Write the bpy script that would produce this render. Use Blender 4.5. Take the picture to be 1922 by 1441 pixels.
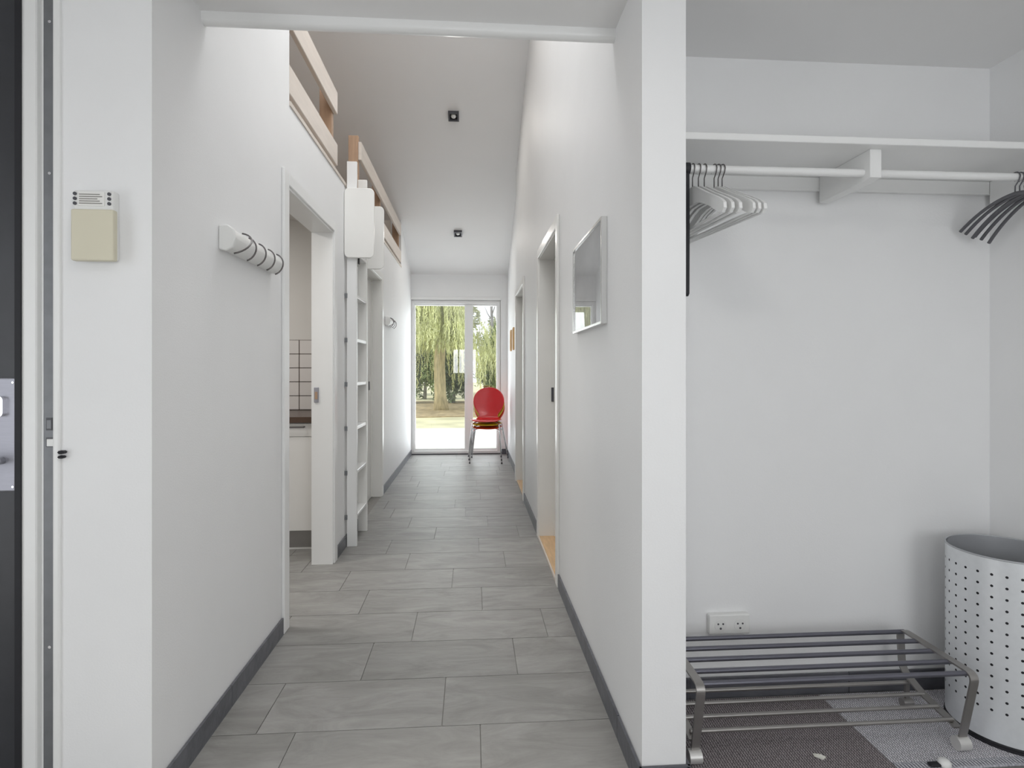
import bpy, bmesh, math, random
from mathutils import Vector, Matrix
random.seed(7)
for o in list(bpy.data.objects): bpy.data.objects.remove(o)
S = bpy.context.scene
C = S.collection
PI = math.pi

# ---------------------------------------------------------------- camera
F, H, X0, Y0 = 1060.0, 1.18, 961.0, 695.0      # focal length in pixels of a 1922 px wide frame, eye height
YAW = math.atan((X0 - 886.0) / F)
cam = bpy.data.cameras.new('camera'); camo = bpy.data.objects.new('camera', cam); C.objects.link(camo)
cam.sensor_width = 36.0; cam.lens = 36.0 * F / 1922.0
cam.shift_y = -(720.5 - Y0) / 1922.0
cam.clip_start = 0.02; cam.clip_end = 300
camo.location = (0, 0, H); camo.rotation_euler = (PI / 2, 0, -YAW)
S.camera = camo

# ---------------------------------------------------------------- world, sun, daylight, added fill lights
W = bpy.data.worlds.new('overcast_sky'); S.world = W; W.use_nodes = True
wn = W.node_tree.nodes; wl = W.node_tree.links
bg = wn['Background']; bg.inputs[0].default_value = (0.90, 0.95, 1.0, 1)
sun = bpy.data.lights.new('sun', 'SUN'); suno = bpy.data.objects.new('sun', sun); C.objects.link(suno)
sun.angle = math.radians(12); sun.color = (1.0, 0.95, 0.86)
suno.rotation_euler = (math.radians(20), math.radians(-48), 0)

POW = {'world': 1.5, 'sun': 2.6, 'daylight_entrance_window': 10, 'daylight_side_window': 15.5, 
       'daylight_left_window': 7.5, 'daylight_garden_door': 22, 'daylight_roof_window': 25, 'daylight_high_window': 11, 'kitchen_ceiling_lamp': 18, 'lobby_ceiling_lamp': 6, 'ceiling_spots': 3.4}
bg.inputs[1].default_value = POW['world']; sun.energy = POW['sun']
def area(name, loc, rot, sx, sy, col=(1, 1, 1)):
    l = bpy.data.lights.new(name, 'AREA'); o = bpy.data.objects.new(name, l); C.objects.link(o)
    l.shape = 'RECTANGLE'; l.size = sx; l.size_y = sy; l.energy = POW[name]; l.color = col
    o.location = loc; o.rotation_euler = rot
    return o
area('daylight_entrance_window', (-0.23, -1.76, 1.465), (PI / 2, 0, 0), 0.78, 0.81, (0.97, 0.985, 1.0))
area('daylight_side_window', (1.2, -1.76, 0.95), (PI / 2 + .2, 0, 0), 1.0, 1.8, (0.97, 0.985, 1.0))  # fill light added behind the viewer, set low for floor and lower walls
area('daylight_left_window', (-2.34, 0.1, 0.95), (PI / 2 + .2, 0, -PI / 2), 1.2, 1.8, (0.97, 0.985, 1.0))  # added fill light from the unseen left side of the lobby
area('daylight_garden_door', (-0.22, 8.30, 1.1), (PI / 2 + .25, 0, PI), 1.15, 2.0, (0.88, 0.94, 1.0))
area('daylight_roof_window', (-0.19, 2.75, 4.84), (math.radians(-23.1), 0, 0), 0.9, 0.9, (0.98, 0.99, 1.0))  # added fill light high over the corridor, out of view
area('daylight_high_window', (-0.19, 1.72, 3.75), (PI / 2, 0, 0), 0.8, 0.9, (0.99, 0.99, 1.0))  # added light aimed at the sloping ceiling
area('kitchen_ceiling_lamp', (-1.9, 3.0, 2.30), (0, 0, 0), 0.5, 0.5, (1.0, 0.97, 0.93))  # fill light added to brighten the kitchen, no lamp in view

S.view_settings.view_transform = 'Standard'; S.view_settings.look = 'None'
S.view_settings.gamma = 1.0; S.view_settings.use_curve_mapping = False
S.view_settings.exposure = 0.0

# ---------------------------------------------------------------- materials
def mat(name, col, rough=0.5, metal=0.0, var=0.0, scale=8.0, stretch=(1, 1, 1), bump=0.0, bscale=None, rnd=0.0, coat=0.0, spec=0.5):
    m = bpy.data.materials.new(name); m.use_nodes = True
    nt = m.node_tree; n = nt.nodes; L = nt.links
    p = n['Principled BSDF']
    p.inputs['Roughness'].default_value = rough; p.inputs['Metallic'].default_value = metal
    p.inputs['Coat Weight'].default_value = coat; p.inputs['Specular IOR Level'].default_value = spec
    p.inputs['Base Color'].default_value = (*col, 1)
    geo = n.new('ShaderNodeNewGeometry'); mp = n.new('ShaderNodeMapping')
    L.new(geo.outputs['Position'], mp.inputs[0]); mp.inputs['Scale'].default_value = stretch
    src = None
    if var > 0:
        nz = n.new('ShaderNodeTexNoise'); nz.inputs['Scale'].default_value = scale; nz.inputs['Detail'].default_value = 5
        L.new(mp.outputs[0], nz.inputs['Vector'])
        mr = n.new('ShaderNodeMapRange'); mr.inputs[1].default_value = 0.3; mr.inputs[2].default_value = 0.7
        mr.inputs[3].default_value = 1 - var; mr.inputs[4].default_value = 1 + var
        L.new(nz.outputs[0], mr.inputs[0]); src = mr.outputs[0]
    if rnd > 0:
        oi = n.new('ShaderNodeObjectInfo'); m2 = n.new('ShaderNodeMapRange')
        m2.inputs[3].default_value = 1 - rnd; m2.inputs[4].default_value = 1 + rnd
        L.new(oi.outputs['Random'], m2.inputs[0])
        if src:
            mu = n.new('ShaderNodeMath'); mu.operation = 'MULTIPLY'
            L.new(src, mu.inputs[0]); L.new(m2.outputs[0], mu.inputs[1]); src = mu.outputs[0]
        else: src = m2.outputs[0]
    if src:
        mx = n.new('ShaderNodeVectorMath'); mx.operation = 'SCALE'
        mx.inputs[0].default_value = col; L.new(src, mx.inputs['Scale'])
        L.new(mx.outputs[0], p.inputs['Base Color'])
    if bump > 0:
        nb = n.new('ShaderNodeTexNoise'); nb.inputs['Scale'].default_value = bscale or scale * 3; nb.inputs['Detail'].default_value = 4
        L.new(mp.outputs[0], nb.inputs['Vector'])
        bp = n.new('ShaderNodeBump'); bp.inputs['Strength'].default_value = bump; bp.inputs['Distance'].default_value = 0.01
        L.new(nb.outputs[0], bp.inputs['Height']); L.new(bp.outputs[0], p.inputs['Normal'])
    return m

def glass_mat(name, ior=1.5, tint=(1, 1, 1)):
    m = bpy.data.materials.new(name); m.use_nodes = True
    nt = m.node_tree; n = nt.nodes; L = nt.links
    n.remove(n['Principled BSDF'])
    tr = n.new('ShaderNodeBsdfTransparent'); tr.inputs[0].default_value = (*tint, 1)
    gl = n.new('ShaderNodeBsdfGlossy'); gl.inputs['Roughness'].default_value = 0.0
    fr = n.new('ShaderNodeFresnel'); fr.inputs[0].default_value = ior
    mx = n.new('ShaderNodeMixShader')
    L.new(fr.outputs[0], mx.inputs[0]); L.new(tr.outputs[0], mx.inputs[1]); L.new(gl.outputs[0], mx.inputs[2])
    L.new(mx.outputs[0], n['Material Output'].inputs[0])
    return m

def tile_mat(name, lo, hi, rough):
    m = mat(name, lo, rough, spec=0.35, bump=0.14, bscale=26, stretch=(0.55, 1.7, 1.7))
    n = m.node_tree.nodes; L = m.node_tree.links; p = n['Principled BSDF']
    mp = next(k for k in n if k.type == 'MAPPING')
    nz = n.new('ShaderNodeTexNoise'); nz.inputs['Scale'].default_value = 5.5; nz.inputs['Detail'].default_value = 8
    nz.inputs['Roughness'].default_value = 0.65; nz.inputs['Distortion'].default_value = 1.2
    oi = n.new('ShaderNodeObjectInfo'); ad = n.new('ShaderNodeVectorMath'); ad.operation = 'ADD'
    sc = n.new('ShaderNodeMath'); sc.operation = 'MULTIPLY'; sc.inputs[1].default_value = 37
    L.new(oi.outputs['Random'], sc.inputs[0]); L.new(mp.outputs[0], ad.inputs[0]); L.new(sc.outputs[0], ad.inputs[1])
    L.new(ad.outputs[0], nz.inputs['Vector'])
    cr = n.new('ShaderNodeValToRGB'); cr.color_ramp.elements[0].position = 0.32; cr.color_ramp.elements[1].position = 0.70
    cr.color_ramp.elements[0].color = (*lo, 1); cr.color_ramp.elements[1].color = (*hi, 1)
    L.new(nz.outputs[0], cr.inputs[0])
    mr = n.new('ShaderNodeMapRange'); mr.inputs[3].default_value = 0.93; mr.inputs[4].default_value = 1.07
    L.new(oi.outputs['Random'], mr.inputs[0])
    mx = n.new('ShaderNodeVectorMath'); mx.operation = 'SCALE'
    L.new(cr.outputs[0], mx.inputs[0]); L.new(mr.outputs[0], mx.inputs['Scale']); L.new(mx.outputs[0], p.inputs['Base Color'])
    return m

def weave_mat(name, dark, light, fx, fy):
    m = mat(name, dark, 0.9, spec=0.2)
    n = m.node_tree.nodes; L = m.node_tree.links; p = n['Principled BSDF']
    geo = next(k for k in n if k.type == 'NEW_GEOMETRY')
    sp = n.new('ShaderNodeSeparateXYZ'); L.new(geo.outputs['Position'], sp.inputs[0])
    def sine(sock, fr, ph=None):
        a = n.new('ShaderNodeMath'); a.operation = 'MULTIPLY'; a.inputs[1].default_value = fr; L.new(sock, a.inputs[0])
        s_ = a.outputs[0]
        if ph is not None:
            b = n.new('ShaderNodeMath'); b.operation = 'ADD'; L.new(s_, b.inputs[0]); L.new(ph, b.inputs[1]); s_ = b.outputs[0]
        c = n.new('ShaderNodeMath'); c.operation = 'SINE'; L.new(s_, c.inputs[0]); return c.outputs[0]
    row = sine(sp.outputs[1], fy)
    rd = n.new('ShaderNodeMath'); rd.operation = 'MULTIPLY'; rd.inputs[1].default_value = 1.4; L.new(row, rd.inputs[0])
    col = sine(sp.outputs[0], fx, rd.outputs[0])
    ad = n.new('ShaderNodeMath'); ad.operation = 'MULTIPLY_ADD'; ad.inputs[1].default_value = 0.5; ad.inputs[2].default_value = 0.5
    mm = n.new('ShaderNodeMath'); mm.operation = 'MULTIPLY'; L.new(row, mm.inputs[0]); L.new(col, mm.inputs[1])
    L.new(mm.outputs[0], ad.inputs[0])
    nz = n.new('ShaderNodeTexNoise'); nz.inputs['Scale'].default_value = 160; L.new(geo.outputs['Position'], nz.inputs['Vector'])
    a2 = n.new('ShaderNodeMath'); a2.operation = 'MULTIPLY'; L.new(ad.outputs[0], a2.inputs[0]); 
    a3 = n.new('ShaderNodeMath'); a3.operation = 'MULTIPLY'; a3.inputs[1].default_value = 1.9; L.new(nz.outputs[0], a3.inputs[0]); L.new(a3.outputs[0], a2.inputs[1])
    mx = n.new('ShaderNodeMix'); mx.data_type = 'RGBA'
    mx.inputs[6].default_value = (*dark, 1); mx.inputs[7].default_value = (*light, 1)
    L.new(a2.outputs[0], mx.inputs[0]); L.new(mx.outputs[2], p.inputs['Base Color'])
    bp = n.new('ShaderNodeBump'); bp.inputs['Strength'].default_value = 0.6; bp.inputs['Distance'].default_value = 0.003
    L.new(ad.outputs[0], bp.inputs['Height']); L.new(bp.outputs[0], p.inputs['Normal'])
    return m

M = {}
M['wall'] = mat('white_wall_paint', (0.87, 0.87, 0.87), 0.55, var=0.012, scale=3, bump=0.06, bscale=180)
M['ceil'] = mat('white_ceiling_paint', (0.87, 0.865, 0.86), 0.7, var=0.01, scale=2)
M['loftwall'] = mat('loft_wall_paint', (0.70, 0.64, 0.57), 0.7, var=0.02, scale=2)
M['trim'] = mat('white_gloss_trim', (0.86, 0.86, 0.85), 0.28, var=0.01, scale=4)
M['cream'] = mat('cream_lacquer', (0.85, 0.84, 0.81), 0.3, var=0.015, scale=4)
M['tile'] = tile_mat('slate_grey_floor_tile', (0.235, 0.228, 0.215), (0.360, 0.352, 0.336), 0.46)
M['skirt'] = tile_mat('slate_grey_skirting_tile', (0.095, 0.097, 0.112), (0.165, 0.168, 0.185), 0.35)
M['grout'] = mat('grey_grout', (0.30, 0.29, 0.27), 0.9, var=0.1, scale=40)
M['skgrout'] = mat('skirting_grout', (0.30, 0.30, 0.30), 0.9, var=0.05, scale=40)
M['rail'] = mat('whitewashed_pine', (0.70, 0.63, 0.565), 0.55, var=0.05, scale=6, stretch=(6, 0.8, 6), bump=0.03)
M['pine'] = mat('raw_pine', (0.44, 0.29, 0.19), 0.6, var=0.12, scale=7, stretch=(6, 6, 0.8), bump=0.03)  # guard post pine, with loft shade put into its brown
M['loftfloor'] = mat('pine_loft_boards', (0.55, 0.40, 0.27), 0.5, var=0.1, scale=5, stretch=(1, 6, 1))
M['thresh'] = mat('oak_threshold', (0.66, 0.44, 0.24), 0.4, var=0.12, scale=9, stretch=(7, 1, 7), bump=0.03)
M['black'] = mat('black_door_paint', (0.035, 0.036, 0.042), 0.38, var=0.08, scale=14, bump=0.03)
M['rubber'] = mat('black_rubber', (0.012, 0.012, 0.016), 0.6, var=0.05, scale=20)
M['alu'] = mat('dull_aluminium', (0.22, 0.225, 0.235), 0.5, metal=0.6, var=0.08, scale=25, bump=0.02)
M['steel'] = mat('brushed_steel', (0.40, 0.40, 0.45), 0.45, metal=0.7, var=0.03, scale=30, stretch=(1, 1, 8))
M['chrome'] = mat('chrome', (0.80, 0.80, 0.82), 0.12, metal=1.0, var=0.01, scale=10)
M['satin'] = mat('satin_chrome', (0.70, 0.69, 0.67), 0.38, metal=0.45, var=0.03, scale=18)
M['rack'] = mat('grey_metallic_lacquer', (0.36, 0.345, 0.33), 0.34, metal=0.8, var=0.04, scale=18)
M['rackdark'] = mat('dark_metallic_lacquer', (0.16, 0.16, 0.19), 0.32, metal=0.7, var=0.04, scale=18)
M['bone'] = mat('white_plastic', (0.84, 0.84, 0.82), 0.35, var=0.01, scale=6)
M['beige'] = mat('aged_beige_plastic', (0.70, 0.66, 0.52), 0.45, var=0.02, scale=6)
M['grey'] = mat('grey_print', (0.30, 0.29, 0.27), 0.6, var=0.05, scale=30)
M['darkgrey'] = mat('dark_grey_plastic', (0.075, 0.075, 0.085), 0.4, var=0.05, scale=20)
M['hangergrey'] = mat('charcoal_hanger_plastic', (0.11, 0.11, 0.12), 0.4, var=0.05, scale=20)
M['wire'] = mat('dark_metal_wire', (0.16, 0.15, 0.15), 0.3, metal=0.9, var=0.03, scale=20)
M['hanger'] = mat('white_lacquered_wood', (0.83, 0.83, 0.82), 0.35, var=0.01, scale=10)
M['basket'] = mat('pale_silver_lacquer', (0.76, 0.78, 0.80), 0.34, metal=0.25, var=0.02, scale=60)
M['basketin'] = mat('basket_inner_grey', (0.45, 0.46, 0.48), 0.4, metal=0.3, var=0.02, scale=20)
M['red'] = mat('red_lacquer', (0.62, 0.012, 0.018), 0.25, var=0.02, scale=6, coat=0.3)
M['yellow'] = mat('yellow_lacquer', (0.62, 0.46, 0.01), 0.28, var=0.02, scale=6, coat=0.3)
M['orange'] = mat('orange_red_lacquer', (0.66, 0.045, 0.012), 0.28, var=0.02, scale=6, coat=0.3)
M['kwall'] = mat('kitchen_wall_paint', (0.72, 0.70, 0.67), 0.6, var=0.01, scale=3)
M['ktile'] = mat('white_glazed_tile', (0.74, 0.71, 0.69), 0.15, var=0.01, scale=6, rnd=0.02)
M['kgrout'] = mat('brown_grout', (0.07, 0.045, 0.03), 0.9, var=0.05, scale=30)
M['worktop'] = mat('dark_walnut_worktop', (0.075, 0.045, 0.03), 0.3, var=0.15, scale=8, stretch=(1, 7, 1))
M['cab'] = mat('white_cabinet_lacquer', (0.80, 0.79, 0.77), 0.25, var=0.01, scale=5)
M['plinth'] = mat('steel_plinth', (0.36, 0.35, 0.34), 0.35, metal=0.6, var=0.03, scale=15)
M['pineframe'] = mat('orange_pine_frame', (0.80, 0.52, 0.24), 0.45, var=0.08, scale=10)
M['paper'] = mat('white_paper', (0.80, 0.80, 0.78), 0.7, var=0.02, scale=10)
M['silver'] = mat('silver_picture_frame', (0.70, 0.70, 0.69), 0.22, metal=0.95, var=0.02, scale=20)
M['print'] = mat('grey_art_print', (0.84, 0.84, 0.84), 0.5, var=0.16, scale=2.2, stretch=(1, 1, 2.2))
M['pglass'] = glass_mat('picture_glass', 1.55)
M['glass'] = glass_mat('double_glazing', 2.1, (0.98, 0.99, 0.985))
M['matdark'] = weave_mat('brown_flat_weave', (0.018, 0.014, 0.016), (0.50, 0.45, 0.46), 760, 520)
M['matlight'] = weave_mat('light_grey_flat_weave', (0.15, 0.145, 0.17), (0.95, 0.93, 0.97), 760, 480)
M['hem'] = weave_mat('light_grey_hem', (0.10, 0.10, 0.14), (0.80, 0.80, 0.83), 620, 90)
M['lint'] = mat('pale_lint', (0.75, 0.74, 0.68), 0.9, var=0.1, scale=60)
M['lawn'] = mat('pale_dry_lawn', (0.62, 0.60, 0.40), 0.9, var=0.22, scale=1.3, bump=0.4, bscale=30)
M['terrace'] = mat('pale_paving', (0.78, 0.76, 0.70), 0.8, var=0.06, scale=2.0, bump=0.1)
M['soil'] = mat('leaf_litter_soil', (0.40, 0.32, 0.19), 0.95, var=0.35, scale=4.0, bump=0.5, bscale=20)
M['bark'] = mat('willow_bark', (0.50, 0.43, 0.26), 0.9, var=0.3, scale=6, stretch=(3, 3, 0.6), bump=0.5, bscale=14)
M['greybark'] = mat('grey_bark', (0.30, 0.29, 0.29), 0.9, var=0.25, scale=6, stretch=(3, 3, 0.6), bump=0.4)
M['willow'] = mat('willow_leaf', (0.58, 0.61, 0.31), 0.6, var=0.30, scale=1.6)
M['leafdark'] = mat('evergreen_leaf', (0.17, 0.22, 0.12), 0.6, var=0.35, scale=2.0)
M['leafmid'] = mat('mid_green_leaf', (0.32, 0.40, 0.17), 0.6, var=0.35, scale=1.5)
M['leafpale'] = mat('pale_spring_leaf', (0.42, 0.44, 0.27), 0.6, var=0.25, scale=1.2)
M['leafbrown'] = mat('dry_brown_leaf', (0.42, 0.30, 0.18), 0.7, var=0.3, scale=2.0)
M['out'] = mat('grey_render', (0.55, 0.55, 0.55), 0.8, var=0.03, scale=3)
M['lampwhite'] = mat('white_lamp_reflector', (0.85, 0.85, 0.83), 0.3, var=0.01, scale=20)

# ---------------------------------------------------------------- mesh helpers (world coordinates)
def nb(): return bmesh.new()
def box(bm, x0, x1, y0, y1, z0, z1, bev=0.0, seg=1):
    r = bmesh.ops.create_cube(bm, size=1.0)
    vs = r['verts']
    for v in vs:
        v.co = Vector(((x0 + x1) / 2 + v.co.x * (x1 - x0), (y0 + y1) / 2 + v.co.y * (y1 - y0), (z0 + z1) / 2 + v.co.z * (z1 - z0)))
    if bev > 0:
        es = list({e for v in vs for e in v.link_edges})
        bmesh.ops.bevel(bm, geom=es, offset=bev, segments=seg, affect='EDGES', profile=0.5)
    return bm
def prism(bm, pts, axis, a, b):
    """polygon pts (2-D) extruded along axis from a to b: axis 'x' -> pts (y,z), 'y' -> (x,z), 'z' -> (x,y)"""
    def mk(p, t):
        return {'x': (t, p[0], p[1]), 'y': (p[0], t, p[1]), 'z': (p[0], p[1], t)}[axis]
    lo = [bm.verts.new(mk(p, a)) for p in pts]; hi = [bm.verts.new(mk(p, b)) for p in pts]
    fs = [bm.faces.new(lo), bm.faces.new(list(reversed(hi)))]
    n = len(pts)
    for i in range(n):
        fs.append(bm.faces.new((lo[(i + 1) % n], lo[i], hi[i], hi[(i + 1) % n])))
    bmesh.ops.recalc_face_normals(bm, faces=fs)
    return bm
def tube(bm, pts, r, seg=8, closed=False, cap=True, flat=None):
    pts = [Vector(p) for p in pts]; n = len(pts); rings = []
    up = Vector((0, 0, 1)); prev = None
    for i, p in enumerate(pts):
        if closed: d = pts[(i + 1) % n] - pts[i - 1]
        else: d = pts[min(i + 1, n - 1)] - pts[max(i - 1, 0)]
        d.normalize()
        if prev is None:
            a = d.cross(up)
            if a.length < 1e-3: a = d.cross(Vector((1, 0, 0)))
        else: a = prev - d * prev.dot(d)
        a.normalize(); b = d.cross(a); prev = a
        rr = r[i] if isinstance(r, (list, tuple)) else r
        rings.append([bm.verts.new(p + a * rr * math.cos(2 * PI * k / seg) + b * rr * math.sin(2 * PI * k / seg)) for k in range(seg)])
    fs = []
    m = n if closed else n - 1
    for i in range(m):
        A, B = rings[i], rings[(i + 1) % n]
        for k in range(seg):
            fs.append(bm.faces.new((A[k], A[(k + 1) % seg], B[(k + 1) % seg], B[k])))
    if cap and not closed:
        fs.append(bm.faces.new(list(reversed(rings[0])))); fs.append(bm.faces.new(rings[-1]))
    bmesh.ops.recalc_face_normals(bm, faces=fs)
    return bm
def lathe(bm, prof, cx, cy, seg=32, z0=0.0):
    rings = []
    for r, z in prof:
        rings.append([bm.verts.new((cx + r * math.cos(2 * PI * k / seg), cy + r * math.sin(2 * PI * k / seg), z0 + z)) for k in range(seg)])
    fs = []
    for A, B in zip(rings[:-1], rings[1:]):
        for k in range(seg):
            fs.append(bm.faces.new((A[k], A[(k + 1) % seg], B[(k + 1) % seg], B[k])))
    return bm
def cyl(bm, p, q, r, seg=16): return tube(bm, [p, q], r, seg)
def band(bm, path, x0, x1, th):
    """flat strip along a path of (y,z) points, wide in x, thickness th inside the path plane"""
    n = len(path); L_, R_ = [], []
    for i, (y, z) in enumerate(path):
        d = Vector((path[min(i + 1, n - 1)][0] - path[max(i - 1, 0)][0], path[min(i + 1, n - 1)][1] - path[max(i - 1, 0)][1])).normalized()
        nx, nz = -d.y * th / 2, d.x * th / 2
        L_.append((y + nx, z + nz)); R_.append((y - nx, z - nz))
    fs = []
    v = [[bm.verts.new((x, *p)) for p in side] for side in (L_, R_) for x in (x0, x1)]
    def strip(a, b):
        for i in range(n - 1): fs.append(bm.faces.new((a[i], a[i + 1], b[i + 1], b[i])))
    strip(v[0], v[1]); strip(v[3], v[2]); strip(v[1], v[3]); strip(v[2], v[0])
    fs.append(bm.faces.new((v[0][0], v[1][0], v[3][0], v[2][0]))); fs.append(bm.faces.new((v[0][-1], v[2][-1], v[3][-1], v[1][-1])))
    bmesh.ops.recalc_face_normals(bm, faces=fs)
    return bm
def fillet(path, r, seg=5):
    out = [path[0]]
    for i in range(1, len(path) - 1):
        p = Vector(path[i]); a = (Vector(path[i - 1]) - p); b = (Vector(path[i + 1]) - p)
        rr = min(r, a.length * .49, b.length * .49)
        s = p + a.normalized() * rr; e = p + b.normalized() * rr
        for k in range(seg + 1):
            t = k / seg
            out.append(tuple(s * (1 - t) ** 2 + p * 2 * t * (1 - t) + e * t * t))
    out.append(path[-1])
    return out
def rrect(x0, x1, y0, y1, r, seg=5):
    pts = []
    for cx, cy, a0 in ((x1 - r, y1 - r, 0), (x0 + r, y1 - r, PI / 2), (x0 + r, y0 + r, PI), (x1 - r, y0 + r, 1.5 * PI)):
        for k in range(seg + 1):
            a = a0 + PI / 2 * k / seg; pts.append((cx + r * math.cos(a), cy + r * math.sin(a)))
    return pts

def rootloc(o):
    v = Vector((0, 0, 0))
    while o: v += o.location; o = o.parent
    return v
def obj(name, bm, m, parent=None, smooth=False, bev=0.0):
    if parent is not None:
        off = rootloc(parent)
        for v in bm.verts: v.co -= off
    me = bpy.data.meshes.new(name); bm.to_mesh(me); bm.free()
    o = bpy.data.objects.new(name, me); C.objects.link(o)
    me.materials.append(M[m] if isinstance(m, str) else m)
    if parent is not None: o.parent = parent
    if smooth:
        for p in me.polygons: p.use_smooth = True
        if smooth != True:
            me.set_sharp_from_angle(angle=math.radians(smooth))
    if bev > 0:
        b = o.modifiers.new('edge', 'BEVEL'); b.width = bev; b.segments = 2; b.limit_method = 'ANGLE'
    return o
def thing(name, label, cat, loc=(0, 0, 0), group=None):
    o = bpy.data.objects.new(name, None); C.objects.link(o); o.empty_display_size = 0.1
    o.location = loc; o['label'] = label; o['category'] = cat
    if group: o['group'] = group
    return o
def tag(o, label, cat, group=None, kind=None):
    o['label'] = label; o['category'] = cat
    if group: o['group'] = group
    if kind: o['kind'] = kind
    return o
def struct(name, bm, m, **k):
    o = obj(name, bm, m, **k); o['kind'] = 'structure'; return o
def copy_tree(o, parent=None):
    c = o.copy(); C.objects.link(c)
    if parent is not None: c.parent = parent
    for ch in list(o.children): copy_tree(ch, c)
    return c

# ---------------------------------------------------------------- the setting
XL, XR, XR2 = -0.85, 0.474, 0.50        # faces of the corridor walls
YE = 7.95                               # end wall
YC = 1.985                              # closet back wall
XC = 1.935                              # closet right wall
ZL = 2.31                               # lobby ceiling
ZF = 2.43                               # loft floor
def roof(y): return 2.52 + 0.427 * (YE - y)

# floor slab and tiles
floor = struct('floor', box(nb(), -3.4, 2.1, -1.75, 8.15, -0.12, -0.004), 'grout')
PH = {-1: -.573, 0: -.10, 1: .177, 2: -.264, 3: .051, 4: -.11, 5: .203, 6: .046, 7: -.265, 8: .12, 9: -.055, 10: -.15}
tile_cache = {}
for k in range(-5, 21):
    y0 = 1.886 + .2985 * k; y1 = y0 + .2985
    if y1 > 7.95: y1 = 7.95
    if y0 > 7.9: break
    xa, xb = XL, XR
    if k <= 0: xb = XC
    if k <= -2: xa = -2.2
    if 2 <= k <= 7: xa = -2.0
    if k >= 14: xb = XR2
    ph = PH.get(k, random.uniform(-.3, .3))
    x = ph - 0.6 * 5
    while x < xb:
        a, b = max(x, xa), min(x + .6, xb)
        if b - a > .012:
            w, d = round(b - a - .003, 4), round(y1 - y0 - .003, 4)
            key = (w, d)
            if key not in tile_cache:
                me = bpy.data.meshes.new('floor_tile'); bm = box(nb(), -w / 2, w / 2, -d / 2, d / 2, -.004, 0)
                bm.to_mesh(me); bm.free(); me.materials.append(M['tile']); tile_cache[key] = me
            o = bpy.data.objects.new('floor_tile', tile_cache[key]); C.objects.link(o); o.parent = floor
            o.location = ((a + b) / 2, (y0 + y1) / 2, 0)
        x += .6

def skirting(name, segs):
    """segs: list of (axis, fixed, direction, a, b): strip of skirting tiles along an axis on a wall face"""
    bm = nb()
    for ax, f_, s_, a, b, ph in segs:
        lo, hi = sorted((f_, f_ + s_ * .007))
        if ax == 'y': box(bm, lo, hi, a, b, 0.001, .072)
        else: box(bm, a, b, lo, hi, 0.001, .072)
    base = struct(name, bm, 'skgrout')
    for ax, f_, s_, a, b, ph in segs:
        e = a
        cuts = [a] + [c for c in [ph + .5985 * i for i in range(-6, 12)] if a + .03 < c < b - .03] + [b]
        for p, q in zip(cuts[:-1], cuts[1:]):
            lo, hi = sorted((f_ + s_ * .003, f_ + s_ * .011))
            bm = nb()
            if ax == 'y': box(bm, lo, hi, p + .0015, q - .0015, 0.0005, .075)
            else: box(bm, p + .0015, q - .0015, lo, hi, 0.0005, .075)
            obj('skirting_tile', bm, 'skirt', base)
    return base
skirting('baseboard_left', [('y', XL, 1, 1.567, 2.588, 1.746 - .3), ('y', XL, 1, 1.72, 1.9, 1.89)][:1] + [('y', XL, 1, 3.592, 3.845, 4.1), ('y', XL, 1, 3.872, 4.448, 4.1), ('y', XL, 1, 5.432, 7.95, 5.9)])
skirting('baseboard_right', [('y', XR, -1, 1.539, 3.038, 1.78), ('y', XR, -1, 4.022, 5.068, 4.6), ('y', XR2, -1, 6.075, 7.95, 6.4), ('x', 1.55, -1, XR - .011, .611, .2), ('y', .60, 1, 1.539, 1.974, 1.78)])
skirting('baseboard_closet', [('x', YC, -1, .611, 1.924, .777), ('y', XC, -1, .2, 1.974, 1.2)])
skirting('baseboard_end', [('x', YE, -1, .409, .489, .2)])

# walls --------------------------------------------------------------
bm = nb()
T = 0.12
prism(bm, [(1.567, 0), (2.66, 0), (2.66, 2.03), (2.70, 2.03), (2.70, roof(2.70)), (1.567, roof(1.567))], 'x', XL - T, XL)
prism(bm, [(2.70, 2.03), (3.52, 2.03), (3.52, ZF - .015), (2.70, ZF - .015)], 'x', XL - T, XL)
prism(bm, [(3.52, 0), (4.52, 0), (4.52, ZF - .015), (3.52, ZF - .015)], 'x', XL - T, XL)
prism(bm, [(4.52, 2.03), (5.36, 2.03), (5.36, ZF - .015), (4.52, ZF - .015)], 'x', XL - T, XL)
prism(bm, [(5.36, 0), (6.87, 0), (6.87, ZF - .015), (5.36, ZF - .015)], 'x', XL - T, XL)
prism(bm, [(6.87, 0), (YE, 0), (YE, roof(YE)), (6.87, roof(6.87))], 'x', XL - T, XL)
wall_left = struct('wall_left', bm, 'wall')
# entrance return of the left wall (faces the lobby)
struct('wall_entrance', box(nb(), -1.085, XL - T, 1.567, 1.70, 0, ZL), 'wall')
bm = nb()
for y0, y1, z0, z1 in ((1.55, 3.11, 0, None), (3.11, 3.95, 1.97, None), (3.95, 5.14, 0, None), (5.14, 6.0, 1.97, None)):
    prism(bm, [(y0, z0), (y1, z0), (y1, roof(y1)), (y0, roof(y0))], 'x', XR, .60)
prism(bm, [(6.0, 0), (YE, 0), (YE, roof(YE)), (6.0, roof(6.0))], 'x', XR2, .62)
prism(bm, [(6.0, 0), (6.06, 0), (6.06, roof(6.06)), (6.0, roof(6.0))], 'x', XR, XR2)
struct('wall_right', bm, 'wall')
bm = nb()                                     # end wall round the garden door
box(bm, .404, .62, YE, YE + .2, 0, 2.165)
box(bm, -.97, -.845, YE, YE + .2, 0, 2.165)
box(bm, -.97, .62, YE, YE + .2, 2.165, 2.75)
struct('wall_end', bm, 'wall')
struct('wall_closet', box(nb(), .60, 2.06, YC, YC + .1, 0, ZL), 'wall')
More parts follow.
